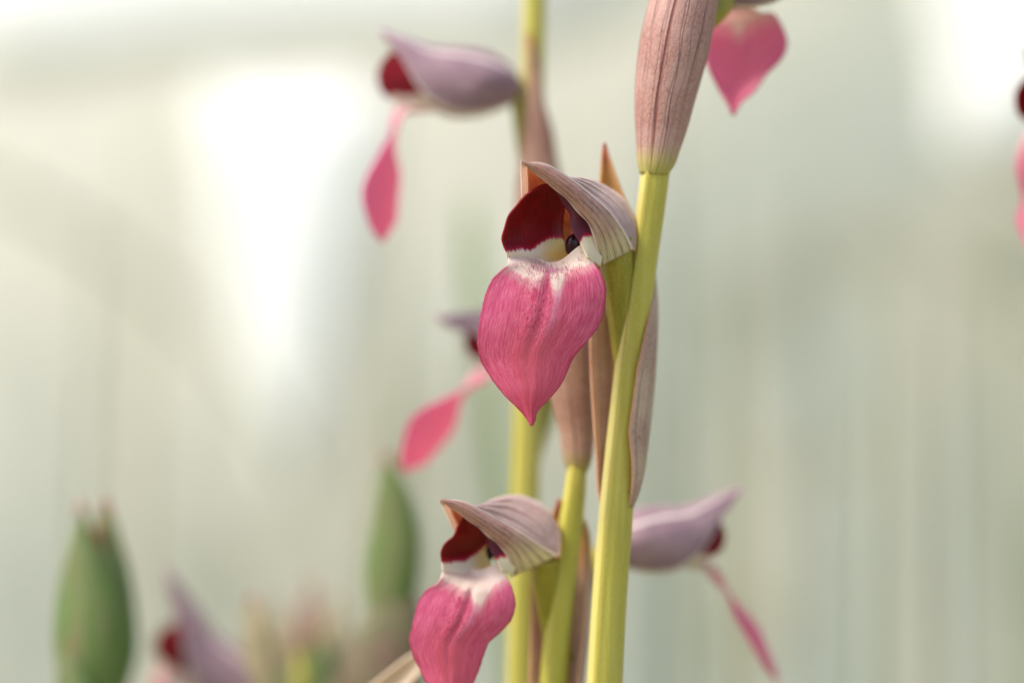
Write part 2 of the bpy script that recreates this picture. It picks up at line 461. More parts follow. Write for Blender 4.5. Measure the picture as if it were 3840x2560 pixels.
# ------------------------------------------------------------------ setting: ground and wall
def m_wall():
    n = NT('weathered_plaster')
    o = n.obj()
    mp = n.n('Mapping'); mp.inputs['Scale'].default_value = (1, 1, 0.22)
    n.t.links.new(o, mp.inputs[0])
    st = n.noise(mp.outputs[0], 13.0, 3, 0.5)
    st2 = n.noise(mp.outputs[0], 34.0, 3, 0.5)
    blot = n.noise(o, 10.0, 4, 0.55)
    blot2 = n.noise(o, 19.0, 4, 0.55)
    c = n.mix(n.step(st, 0.35, 0.58), lin(204, 199, 180), lin(182, 185, 170))
    c = n.mix(n.math('MULTIPLY', n.step(blot, 0.45, 0.65), 0.75), c, lin(200, 192, 168))
    c = n.mix(n.math('MULTIPLY', n.step(st2, 0.5, 0.66), 0.65), c, lin(170, 174, 157))
    c = n.mix(n.math('MULTIPLY', n.step(blot2, 0.52, 0.64), 0.7), c, lin(146, 148, 128))
    # sunlit falloff put into the colour: wall brighter towards left and top
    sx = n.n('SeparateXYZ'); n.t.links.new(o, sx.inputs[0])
    sun_ramp = n.math('ADD', n.math('MULTIPLY', sx.outputs[0], -4.6), n.math('MULTIPLY', sx.outputs[2], 7.5))
    sun_ramp = n.math('ADD', sun_ramp, n.math('MULTIPLY', n.math('SUBTRACT', blot, 0.5), 1.3))
    c = n.mix(n.math('MULTIPLY', n.step(sun_ramp, -0.45, 1.35), 0.9), c, lin(240, 233, 214))
    return n.finish(c, 0.85, 0.1, 0, None, n.bump(n.noise(o, 220.0, 6), 0.002, 0.6))

WALL_Y = 0.58
def box_pts(x0, x1, y0, y1, z0, z1):
    v = [(x, y, z) for x in (x0, x1) for y in (y0, y1) for z in (z0, z1)]
    f = [(0, 1, 3, 2), (4, 6, 7, 5), (0, 4, 5, 1), (2, 3, 7, 6), (0, 2, 6, 4), (1, 5, 7, 3)]
    return v, f
me = bpy.data.meshes.new('garden_wall')
v, f = box_pts(-2.5, 2.5, 0, 0.2, -H - 0.02, 1.6)
me.from_pydata(v, [], f); me.materials.append(m_wall())
wall = bpy.data.objects.new('garden_wall', me)
wall.location = (0, WALL_Y, H)
link(wall)
bpy.context.view_layer.update()
wall['label'] = 'pale weathered plaster wall with painted sunlit brightness behind the orchids'
wall['category'] = 'wall'

n_ = NT('dry_soil')
o_ = n_.obj()
c_ = n_.mix(n_.step(n_.noise(o_, 9.0, 5), 0.35, 0.65), lin(150, 140, 112), lin(120, 128, 78))
c_ = n_.mix(n_.math('MULTIPLY', n_.step(n_.noise(o_, 160.0, 4), 0.5, 0.7), 0.6), c_, lin(176, 164, 134))
M_SOIL = n_.finish(c_, 0.9, 0.1, 0, None, n_.bump(n_.noise(o_, 120.0, 6), 0.006, 0.8))
gx = np.linspace(-4, 4, 80); gy = np.linspace(-6, 3, 90)
GX, GY = np.meshgrid(gx, gy, indexing='ij')
GZ = 0.004 * np.sin(GX * 3.1 + 1) * np.cos(GY * 2.7)
ground = grid_obj('ground', np.stack([GX, GY, GZ], -1), M_SOIL)
ground['kind'] = 'structure'

# sunlit brightness put into the wall's colour: thin raised skins with uneven rims
M_SUNLIT = m_plain('painted_sunlight', lin(251, 249, 241), lin(247, 245, 236), 40, 0.85, 0, 0.001)
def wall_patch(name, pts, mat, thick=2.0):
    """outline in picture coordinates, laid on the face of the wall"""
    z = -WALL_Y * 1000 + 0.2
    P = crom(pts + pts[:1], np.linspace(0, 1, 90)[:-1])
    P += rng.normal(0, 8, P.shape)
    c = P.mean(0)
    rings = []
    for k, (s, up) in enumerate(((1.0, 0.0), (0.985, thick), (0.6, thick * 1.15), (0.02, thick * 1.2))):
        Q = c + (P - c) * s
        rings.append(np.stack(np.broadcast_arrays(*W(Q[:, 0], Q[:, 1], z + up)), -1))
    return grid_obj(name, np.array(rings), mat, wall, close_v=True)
wall_patch('sunlit_patch', [(765, 315), (930, 342), (1150, 332), (1390, 330), (1380, 600), (1315, 900), (1250, 1150), (1190, 1450), (1080, 1850), (965, 1500), (885, 1100), (815, 650)], M_SUNLIT)
wall_patch('sunlit_patch', [(3430, -250), (4000, -300), (4100, 350), (3820, 600), (3620, 600), (3540, 250)], M_SUNLIT)
wall_patch('sunlit_patch', [(-300, -500), (900, -450), (2100, -420), (2500, -200), (2250, 50), (1500, 130), (700, 170), (-200, 190)], M_SUNLIT)

# ------------------------------------------------------------------ orchid parts
def plant(label, foot, group='tongue orchids in flower'):
    o = bpy.data.objects.new('orchid_plant', None)
    o.empty_display_size = 0.01
    x, y, _ = W(*foot)
    o.location = (x, y, 0)
    link(o)
    bpy.context.view_layer.update()
    o['label'] = label; o['category'] = 'orchid'
    if group: o['group'] = group
    return o

def new_flower(parent, at, label=None):
    o = bpy.data.objects.new('flower', None)
    o.empty_display_size = 0.005
    link(o, parent)
    o.matrix_world = Matrix.Translation(Vector(W(*at)))
    bpy.context.view_layer.update()
    if label: o['label'] = label
    return o

def bract(name, L, R, mat, parent, zc=0.0, phi=(-100, 100), ratio=1.0, thick=0.35, nu=70, nv=44, label=None, wave=0.0):
    """boat or sheath; L and R are its left and right outlines from base to tip; phi 0 faces the camera, 90 right, 180 behind"""
    t = np.linspace(0, 1, nu)
    l, r = crom(L, t), crom(R, t)
    c, hw = (l + r) / 2, (r - l) / 2
    z = np.interp(t, np.linspace(0, 1, len(np.atleast_1d(zc))), np.atleast_1d(zc))
    if np.ndim(phi[0]):
        p0 = np.interp(t, *phi[0])[:, None]
        ph = np.radians(p0 + (phi[1] - p0) * np.linspace(0, 1, nv)[None, :])
    else:
        ph = np.radians(np.linspace(phi[0], phi[1], nv))[None, :] * np.ones((nu, 1))
    wd = np.linalg.norm(hw, axis=1) / PXMM * ratio
    G = np.empty((nu, nv, 3))
    G[..., :2] = c[:, None] + hw[:, None] * np.sin(ph)[..., None]
    ripple = 1 + wave * np.sin(np.linspace(0, 1, nv) * 7 * math.pi)[None, :]
    G[..., 2] = z[:, None] + wd[:, None] * np.cos(ph) * ripple
    o = grid_obj(name, to_world(G), mat, parent, thick)
    if label: o['label'] = label
    return o

def stem_section(ridge_at, amp=0.13, flat=0.05):
    def f(t, th):
        d = (th - ridge_at + np.pi) % (2 * np.pi) - np.pi
        return 1 + amp * np.exp(-(d / 0.22) ** 2) + flat * np.cos(3 * (th - ridge_at)) + 0.0045 * np.cos(13 * th + 0.6 * np.sin(7 * t)) + 0.012 * np.sin(3 * th + 23 * t) * np.sin(11 * t)
    return f

def stem(path, mat, parent, ridge_at=2.2, n=90, ns=40, amp=0.13):
    G = tube_pts(path, n, ns, stem_section(ridge_at, amp))
    th = np.linspace(0, 2 * np.pi, ns, endpoint=False)
    d = np.abs((th - ridge_at + np.pi) % (2 * np.pi) - np.pi)
    return grid_obj('stem', G, mat, parent, close_v=True, attrs={'ridge': d[None, :].repeat(n, 0), 'sunface': (sm(0.0, 0.25, th - ridge_at) * (1 - sm(1.2, 1.6, th - ridge_at)))[None, :].repeat(n, 0)})

def front_flower(fl, S, cv, dz0):
    """a flower seen three-quarters from the front, its outlines given as curves with depth in mm"""
    def C(pts): return [(*cv(x, y), z + dz0) for x, y, z in pts]
    ridge, lower, crest, far = C(S['ridge']), C(S['lower']), C(S['crest']), C(S['far'])
    k = S.get('k', 1.0)
    # near lateral sepal
    G, U, V = loft([lower, midcurve(lower, ridge, 0.5, (0, 0, 1.5)), ridge], 80, 40,
                   lambda u, v: 0.06 * np.sin(v * 9 + 1.0) * np.sin(np.pi * u) + 0.35 * sm(0.9, 1.0, v) * np.sin(np.pi * u) ** 0.5)
    G[..., 0] += 2.0 * np.sin(U * 23) * (V < 0.04); G[..., 1] += 1.5 * np.sin(U * 31) * (V < 0.04)
    grid_obj('lateral_sepal', to_world(G), M_SEP, fl, 0.30)
    # dorsal sepal, roof of the hood
    rr = [(x - 6, y + 5, z - 1.1) for x, y, z in ridge]
    G, U, V = loft([rr, midcurve(rr, crest, 0.5, (3, -2, 0.6)), crest], 80, 34,
                   lambda u, v: 0.16 * np.sin(v * 2 * np.pi * 4) * np.sin(np.pi * u))
    grid_obj('dorsal_sepal', to_world(G), M_DOR, fl, 0.30)
    # far lateral sepal
    cc = [(x, y, z - 0.3) for x, y, z in crest]
    G, U, V = loft([cc, midcurve(cc, far, 0.5, (10, -10, -3.5)), far], 80, 34)
    grid_obj('lateral_sepal', to_world(G), M_FAR, fl, 0.30)
    # inner petal lining the far side, seen under the beak
    pc = [(x + 5, y + 6, z + 0.25) for x, y, z in crest]
    pf = [(x + 26, y + 6, z - 0.7) for x, y, z in far]
    pf[-1] = (pf[-1][0], pf[-1][1] + 8, pf[-1][2])
    G, U, V = loft([pc, midcurve(pc, pf, 0.5, (10, -8, -2.9)), pf], 70, 30,
                   lambda u, v: 0.18 * np.sin(v * 16) * np.sin(np.pi * u))
    grid_obj('petal', to_world(G), M_PETAL, fl, 0.2)
    # left side lobe
    A, B = C(S['lobeL'][0]), C(S['lobeL'][1])
    G, U, V = loft([A, midcurve(A, B, 0.32, (0, 0, -1.0)), midcurve(A, B, 0.7, (0, 0, -1.3)), B], 90, 60,
                   lambda u, v: 0.12 * np.sin(v * 10 + u * 4) * np.sin(np.pi * u) - 1.9 * sm(0.78, 1.0, u) * sm(0.35, 0.75, v) - 0.9 * sm(0.86, 1.0, u))
    bx, by = np.array([cv(x, y) for x, y in zip(*S['lobeLb'])]).T
    w = (G[..., 1] - np.interp(G[..., 0], bx, by)) / 35
    yl = sm(*[cv(x, 0)[0] for x in S['yel']], G[..., 0])
    grid_obj('side_lobe', to_world(G), M_LOBE, fl, 0.25, {'white': w, 'yellow': yl})
    # right side lobe
    A, B = C(S['lobeR'][0]), C(S['lobeR'][1])
    G, U, V = loft([A, midcurve(A, B, 0.5, (0, 0, 0.5)), B], 70, 30)
    bx, by = np.array([cv(x, y) for x, y in zip(*S['lobeRb'])]).T
    w = (G[..., 1] - np.interp(G[..., 0], bx, by)) / 35
    grid_obj('side_lobe', to_world(G), M_LOBE_OUT, fl, 0.25, {'white': w, 'yellow': w * 0 + 0.4})
    # tongue
    A, B = C(S['lip'][0]), C(S['lip'][1])
    nu, nv = 150, 90
    def dz(u, v):
        s = np.sin(np.pi * v)
        z = -1.5 * (1 - sm(0.0, 0.2, u)) * s + 1.15 * s * sm(0.10, 0.42, u) * (1 - 0.55 * sm(0.75, 1.0, u))
        g = sm(0.1, 0.2, u) * (1 - sm(0.35, 0.7, u))
        z -= 0.10 * np.exp(-((v - 0.50) / 0.04) ** 2) * g
        z += 0.10 * (np.exp(-((v - 0.42) / 0.05) ** 2) + np.exp(-((v - 0.59) / 0.06) ** 2)) * g
        z += 0.12 * np.sin(u * 17 + v * 5) * np.abs(2 * v - 1) ** 2
        z -= 1.2 * (1 - sm(0.0, 0.10, u)) * (1 - sm(0.35, 0.6, v))
        z += 0.03 * np.sin(v * 31 + u * 3) * s
        return z
    G, U, V = loft([A, B], nu, nv, dz)
    G[..., 1] += S.get('sag', 62) * np.sin(np.pi * V ** 1.35) ** 2 * (1 - sm(0.0, 0.2, U))
    # slightly irregular margin
    ed = (np.abs(2 * V - 1) ** 10)
    G[..., 0] += ed * (0.9 * np.sin(U * 60) + 0.7 * np.sin(U * 131 + 1))
    bx, by = np.array([cv(x, y) for x, y in zip(*S['lipb'])]).T
    w = (np.interp(G[..., 0], bx, by) - G[..., 1]) / 36
    V3 = to_world(G)
    lip = grid_obj('lip', V3, M_LIP, fl, 0.35, {'white': w})
    # hairs of the throat
    if S.get('hairs'):
        du, dv = np.gradient(V3, axis=0), np.gradient(V3, axis=1)
        nr = np.cross(du, dv); nr /= np.linalg.norm(nr, axis=-1)[..., None]
        if nr[nu // 2, nv // 2, 1] > 0: nr = -nr
        vs_, fs_ = [], []
        for _ in range(S['hairs']):
            v = np.clip(random.gauss(0.52, 0.17), 0.12, 0.93)
            u = abs(random.gauss(0.07, 0.05)) + 0.02 + 0.08 * (1 - abs(2 * v - 1)) * random.random()
            i, j = int(u * (nu - 1)), int(v * (nv - 1))
            p, nrm = V3[i, j], nr[i, j]
            d = nrm * 0.75 + np.array([random.uniform(-.5, .25), -0.2, 0.8 + random.uniform(-.3, .3)])
            d /= np.linalg.norm(d)
            ln = random.uniform(0.35, 0.95) / 1000; r0 = random.uniform(0.022, 0.04) / 1000
            s1 = np.cross(d, [0.3, 1, 0.2]); s1 /= np.linalg.norm(s1); s2 = np.cross(d, s1)
            b = len(vs_)
            bend = np.array([random.uniform(-.3, .3), 0, random.uniform(-.2, .3)]) * ln * 0.4
            for q in range(3):
                an = q * 2.0944
                vs_.append(p + r0 * (math.cos(an) * s1 + math.sin(an) * s2))
            for q in range(3):
                an = q * 2.0944
                vs_.append(p + d * ln * 0.6 + 0.6 * r0 * (math.cos(an) * s1 + math.sin(an) * s2))
            vs_.append(p + d * ln + bend)
            for q in range(3):
                q2 = (q + 1) % 3
                fs_ += [(b + q, b + q2, b + 3 + q2, b + 3 + q), (b + 3 + q, b + 3 + q2, b + 6)]
        me = bpy.data.meshes.new('throat_hair')
        me.from_pydata([tuple(x) for x in vs_], [], fs_)
        me.materials.append(M_HAIR)
        hr = link(bpy.data.objects.new('throat_hair', me), fl)
        hr['kind'] = 'stuff'
    # column with the dark anther
    cx, cy, cz, rx, ry = S['column']
    X0, Y0 = cv(cx, cy)
    X1, Y1 = cv(cx + rx, cy + ry)
    rx, ry = X1 - X0, Y1 - Y0
    t = np.linspace(0, np.pi, 24); th = np.linspace(0, 2 * np.pi, 28, endpoint=False)
    rad = np.sin(t) * (1 + 0.16 * np.cos(t))
    G = np.stack([X0 + rx * rad[:, None] * np.cos(th) + 0.25 * rx * np.cos(t)[:, None],
                  Y0 - ry * np.cos(t)[:, None] + 0 * th,
                  cz + dz0 + rx / PXMM * rad[:, None] * np.sin(th) * (1 - 0.25 * np.exp(-((th - 1.57) / 0.4) ** 2))], -1)
    grid_obj('column', to_world(G), M_COLUMN, fl, close_v=True)

# generic flower in side view: local mm, x forward along the hood, y across, z up
def side_flower(fl, base, yaw=0.0, pitch=0.0, roll=0.0, scale=1.0, head=(60, 95), twist=0.0, hood=None, lipw=1.0, liplen=1.0, beak=(0, 0), lip=True, xs=1.0, lobe=0.0):
    """yaw 0 faces the left of the picture, 90 faces the camera, 180 faces the right"""
    hood = hood or M_SIDE
    bw = Vector(W(*base))
    R = (Matrix.Rotation(math.radians(yaw), 3, 'Z') @ Matrix.Rotation(math.radians(pitch), 3, 'Y') @ Matrix.Rotation(math.radians(roll), 3, 'X'))
    Rn = np.array(R)
    def conv(G, sepal=False):
        G = G.copy()
        x0 = G[..., 0].copy()
        G[..., 0] = np.where(x0 < 14.6, x0 * xs, x0 - 14.6 * (1 - xs))
        if sepal:
            bk = sm(12.5, 18.2, x0)
            G[..., 0] += beak[0] * bk; G[..., 2] += beak[1] * bk
        L = np.stack([-G[..., 0], -G[..., 1], G[..., 2]], -1) * scale / 1000
        return L @ Rn.T + np.array(bw)
    crest = [(-0.3, 0, 0.2), (0.8, 0, 2.4), (3.3, 0, 4.4), (7.2, 0, 5.2), (11.7, 0, 5.3), (15, 0, 6.4), (18.2, 0, 7.4)]
    for s in (1, -1):
        rdg = [(-0.3, 0.3 * s, 0), (0.8, 1.8 * s, 1.7), (3.6, 3.2 * s, 2.9), (7.5, 3.0 * s, 3.9), (12, 2.3 * s, 4.5), (15.2, 1.2 * s, 6.1), (18.2, 0.1 * s, 7.4)]
        mid = [(-0.3, 0.4 * s, -0.3), (1.2, 2.6 * s, 0.1), (4.5, 4.3 * s, 0.4), (8.4, 4.3 * s, 1.0), (12.4, 3.4 * s, 2.2), (15.6, 1.8 * s, 5.0), (18.2, 0.2 * s, 7.3)]
        low = [(-0.3, 0.3 * s, -0.6), (1.8, 1.6 * s, -2.0), (5.2, 2.6 * s, -3.2), (9.4, 3.2 * s, -3.1), (12.6, 3.4 * s, -0.9), (15.4, 2.2 * s, 3.6), (18.2, 0.3 * s, 7.25)]
        G, U, V = loft([low, mid, rdg], 50, 24)
        grid_obj('lateral_sepal', conv(G, True), hood, fl, 0.3 * scale)
        # dark lobe standing out of the hood's mouth
        A = [(10.5, 1.2 * s, 4.1), (13.8, 1.0 * s, 4.3), (17.0, 1.4 * s, 3.9), (18.2, 2.0 * s, 1.9), (17.6, 2.3 * s, -0.5), (15.6, 2.3 * s, -1.9)]
        B = [(9.5, 1.2 * s, 4.0), (9.8, 1.8 * s, 2.5), (10.2, 2.2 * s, 1.2), (10.6, 2.3 * s, -0.6), (11.0, 2.2 * s, -1.8), (12.6, 1.6 * s, -2.6)]
        A = [(x - lobe * (x > 13), y, z) for x, y, z in A]
        G, U, V = loft([A, midcurve(A, B, 0.5, (0, 0.2 * s, 0)), B], 40, 24)
        w = (-1.1 - G[..., 2]) / 0.8
        grid_obj('side_lobe', conv(G), M_LOBE, fl, 0.3 * scale, {'white': w, 'yellow': w * 0})
    rl = [(-0.3, 0.3, 0.05), (0.8, 1.8, 1.6), (3.6, 3.2, 2.8), (7.5, 3.0, 3.8), (12, 2.3, 4.4), (15.2, 1.2, 6.0), (18.2, 0.1, 7.35)]
    rr = [(x, -y, z) for x, y, z in rl]
    G, U, V = loft([rl, crest, rr], 50, 24)
    grid_obj('dorsal_sepal', conv(G, True), hood, fl, 0.3 * scale)
    if not lip:
        return conv
    # floor of the throat and hanging tongue
    cl = [np.array(p, float) for p in ((9.5, 0, -2.4), (12.2, 0, -2.9), (14.6, 0, -3.0))]
    for i in range(6):
        h = math.radians(head[0] + (head[1] - head[0]) * (i + 0.5) / 6)
        cl.append(cl[-1] + np.array([math.cos(h), 0, -math.sin(h)]) * 18.5 / 6 * liplen)
    cl = np.array(cl)
    hw = np.array([2.0, 3.0, 3.8, 4.2, 4.6, 5.6, 6.4, 5.0, 0.1]) * lipw
    t = np.linspace(0, 1, 70)
    P = crom(np.concatenate([cl, hw[:, None]], 1), t)
    T = np.gradient(P[:, :3], axis=0); T /= np.linalg.norm(T, axis=1)[:, None]
    Y = np.array([0, 1.0, 0])
    Nn = np.cross(T, Y)
    s = np.linspace(-1, 1, 36)
    tw = np.radians(twist) * sm(0.25, 0.6, t)
    Yt = np.cos(tw)[:, None] * Y + np.sin(tw)[:, None] * Nn
    Nt = -np.sin(tw)[:, None] * Y + np.cos(tw)[:, None] * Nn
    bow = np.where(t < 0.35, -1.0, 1.0) * 0.22
    bow = np.interp(t, [0, 0.3, 0.5, 1], [-0.6, -0.3, 0.28, 0.15])
    G = P[:, None, :3] + (P[:, 3:4] * s[None, :])[..., None] * Yt[:, None] \
        - (bow[:, None] * P[:, 3:4] * (1 - s[None, :] ** 2))[..., None] * Nt[:, None] \
        + (0.35 * np.sin(t * 21)[:, None] * s[None, :] ** 2 * P[:, 3:4] * 0.12)[..., None] * Nt[:, None]
    Wt = ((0.26 - t) * 7)[:, None] * np.ones((1, 36))
    grid_obj('lip', conv(G), M_LIP_BACKLIT, fl, 0.35 * scale, {'white': Wt})
    return conv

# ================================================================== orchid in focus
c1 = lambda x, y: (1750 + 0.3507 * x, 500 + 0.3507 * y)
c2 = lambda x, y: (1700 + 0.4782 * x, 900 + 0.4782 * y)
c3 = lambda x, y: (2200 + x / 2.24, y / 2.24)
c5 = lambda x, y: (1450 + x / 2.063, 1800 + y / 2.063)
c7 = lambda x, y: (1950 + x / 1.845, 1150 + y / 1.845)

foot_z = 1280 + H * 1000 * PXMM          # picture row of the ground at the stem plane

A1 = plant('sharply focused orchid with crimson tongue lip, green stem and tall ribbed mauve bract', (2120, foot_z, 0))
stem([(2120, foot_z + 20, -2, 84), (2180, 4200, -1, 76), (2235, 3000, 0, 70), (2263, 2560, 0, 67), (2285, 2188, 0, 65), (2300, 2000, 0, 65), (2315, 1820, 0, 62), (2338, 1584, 0, 59), (2361, 1367, 0, 56),
      (2387, 1150, 0, 54), (2404, 1030, 0, 52), (2433, 815, 0, 53), (2455, 640, 0, 54), (2470, 450, -0.5, 52), (2490, 200, -1, 46), (2520, -200, -1, 38), (2545, -620, -1, 30)],
     M_STEM, A1, ridge_at=math.radians(118), n=160, ns=56, amp=0.17)

S1 = dict(
    ridge=[(1785, 1232, 4), (1710, 1090, 5), (1620, 950, 5.8), (1520, 830, 6.5), (1420, 740, 7.2), (1300, 640, 8), (1180, 540, 9), (1080, 470, 9.6), (960, 392, 10.2), (870, 342, 10.7), (740, 312, 11), (640, 316, 11.1), (590, 296, 11.2)],
    lower=[(1400, 1425, 5.6), (1395, 1300, 6.2), (1372, 1130, 7), (1300, 965, 7.6), (1230, 880, 8.1), (1140, 770, 8.6), (1040, 670, 9.1), (885, 540, 9.8), (760, 440, 10.3), (660, 360, 10.8), (590, 298, 11.2)],
    crest=[(1785, 1234, 3), (1797, 1100, 2), (1790, 930, 1), (1740, 810, 0.5), (1660, 690, 0.2), (1560, 615, 0.3), (1450, 550, 1), (1330, 500, 3), (1220, 483, 5), (1140, 488, 6.5), (1000, 440, 8.4), (870, 365, 9.8), (700, 330, 10.7), (592, 300, 11.1)],
    far=[(1500, 1350, 1), (1100, 1300, 0), (760, 1150, 1), (650, 900, 3), (596, 690, 6), (586, 500, 8.5), (580, 380, 10.2), (588, 297, 11.2)],
    lobeL=([(885, 543, 8), (800, 556, 8.3), (720, 600, 8.6), (600, 690, 9), (530, 780, 9), (455, 870, 9), (405, 1020, 9), (378, 1130, 8.9), (395, 1200, 8.8), (425, 1275, 8.6), (440, 1400, 8.6)],
           [(885, 543, 8), (960, 612, 7), (1020, 705, 5.6), (1048, 800, 4.6), (1032, 920, 4), (1026, 1020, 3.8), (1034, 1110, 3.8), (1070, 1250, 4), (1130, 1350, 5)]),
    lobeLb=([380, 420, 560, 680, 800, 900, 1040, 1150], [1238, 1262, 1245, 1240, 1170, 1120, 1125, 1150]), yel=(700, 1000),
    lobeR=([(930, 585, 7.6), (1050, 780, 6.6), (1105, 870, 6.6), (1112, 980, 6.8), (1150, 1080, 7.2), (1215, 1180, 7.6), (1250, 1250, 7.8), (1290, 1330, 8)],
           [(960, 590, 7), (1170, 760, 6.2), (1280, 890, 6.2), (1360, 1000, 5.6), (1420, 1110, 5.6), (1450, 1280, 5.8), (1425, 1420, 6.3)]),
    lobeRb=([1100, 1200, 1240, 1300, 1370, 1450], [1205, 1195, 1110, 1100, 1090, 1080]),
    column=(1142, 1195, 5.6, 92, 125), hairs=520,
    lip=None, lipb=([390, 480, 560, 640, 700, 740, 780, 830, 870, 950, 1030, 1080, 1120], [212, 262, 312, 335, 300, 215, 400, 410, 290, 245, 225, 190, 150]))
# lip outlines come from the other close-up, so convert to the first one's units
k21 = lambda p: [((c2(x, y)[0] - 1750) / 0.3507, (c2(x, y)[1] - 500) / 0.3507, z) for x, y, z in p]
S1['lip'] = (k21([(412, 70, 8.4), (425, 140, 8.6), (430, 182, 8.8), (388, 222, 9), (312, 298, 9.2), (266, 380, 9.4), (240, 470, 9.5), (205, 640, 9.5), (190, 760, 9.4), (195, 870, 9.2), (225, 960, 9), (290, 1068, 9), (380, 1190, 9), (470, 1282, 9), (560, 1372, 9), (614, 1452, 9)]),
             k21([(1040, 30, 7), (1072, 120, 7.2), (1108, 188, 7.5), (1160, 262, 8), (1190, 350, 8.1), (1197, 430, 8.1), (1184, 530, 8), (1158, 625, 8), (1110, 715, 8), (1040, 800, 8), (960, 892, 8), (912, 972, 8), (878, 1060, 8), (805, 1180, 8.2), (715, 1275, 8.5), (652, 1350, 8.8), (636, 1405, 9), (618, 1453, 9)]))
bx, by = S1['lipb']
S1['lipb'] = ([p[0] for p in k21([(x, y, 0) for x, y in zip(bx, by)])], [p[1] for p in k21([(x, y, 0) for x, y in zip(bx, by)])])
F1 = new_flower(A1, (2310, 990, 3), 'flower facing the viewer with blood-red throat and crimson pointed tongue')
front_flower(F1, S1, c1, 0.0)
tube('ovary', [(2345, 1500, -0.8, 10), (2334, 1380, -0.4, 26), (2326, 1200, 0.2, 44), (2316, 1060, 1.2, 56), (2312, 960, 2.4, 56), (2330, 880, 3.0, 40)], M_OVARY, F1, 50, 28,
     lambda t, th: 1 + 0.06 * np.cos(6 * th))

# bract of the facing flower: sheath behind stem and ovary
bract('bract', [c7(560, 1370), c7(545, 1290), c7(530, 1050), c7(512, 800), c7(495, 500), c7(488, 200), (2228, 1050), (2242, 830), (2254, 650), (2260, 580), (2266, 537)],
      [c7(775, 1385), c7(808, 1310), c7(842, 1190), c7(885, 900), c7(918, 600), c7(940, 300), (2462, 1120), (2440, 960), (2390, 840), (2340, 742), (2304, 650), (2278, 575), (2267, 537)],
      M_BR, A1, zc=[0, -0.4, -0.8, -1.2, -2.0, -3, -4, -5], phi=(((0, 0.2, 0.38, 0.55, 0.66, 1), (48, 15, 27, 53, 85, 90)), 268), ratio=0.95, nu=110, nv=60)
# tall bract closing round the stem above
bract('bract', [c3(452, 1452), c3(436, 1370), c3(425, 1200), c3(414, 1000), c3(411, 800), c3(424, 600), c3(446, 400), c3(490, 180), c3(540, 0), c3(610, -200), c3(700, -450), c3(800, -800), c3(900, -1200)],
      [c3(672, 1462), c3(722, 1395), c3(772, 1265), c3(836, 1080), c3(900, 850), c3(958, 650), c3(1014, 450), c3(1060, 200), c3(1094, 0), c3(1110, -200), c3(1090, -450), c3(1020, -800), c3(905, -1200)],
      M_BR_TOP, A1, zc=[0.4, 0.1, 0, 0, 0, -0.5, -1, -2], phi=(-125, 118), ratio=0.9, nu=130, nv=80, label='tall mauve bract with dark red lengthwise veins')
# flower on the far side of that bract, seen from behind
F2 = new_flower(A1, (2700, -60, -4), 'flower turned away, with heart-shaped pink lip')
side_flower(F2, (2700, -10, -7), yaw=-140, pitch=22, scale=0.9, lip=False)
tube('ovary', [(2520, 420, -1.5, 26), (2560, 250, -3, 40), (2625, 90, -5, 50), (2690, 20, -6.5, 56), (2725, -30, -8, 50)], M_OVARY, F2, 40, 24)
cA = lambda x, y, z: (2550 + x / 3.484, y / 3.484, z)
LA = [cA(560, 130, -12), cA(430, 250, -13), cA(360, 420, -13), cA(325, 640, -13), cA(345, 790, -13.2), cA(440, 1030, -13.5), cA(545, 1230, -14), cA(640, 1380, -14), cA(688, 1505, -14)]
RA = [cA(930, 80, -14), cA(1060, 170, -15), cA(1200, 175, -15), cA(1345, 370, -15.2), cA(1398, 590, -15.2), cA(1340, 740, -15), cA(1120, 980, -15), cA(960, 1195, -14.6), cA(800, 1330, -14.3), cA(694, 1505, -14)]
G, U, Vv = loft([LA, midcurve(LA, RA, 0.5, (0, 0, -2.0)), RA], 80, 50, lambda u, v: 0.25 * np.sin(u * 15) * (2 * v - 1) ** 2)
grid_obj('lip', to_world(G), M_LIP_BACKLIT, F2, 0.35, {'white': (0.17 - U + 0.10 * np.exp(-((Vv - 0.42) / 0.1) ** 2)) * 9})

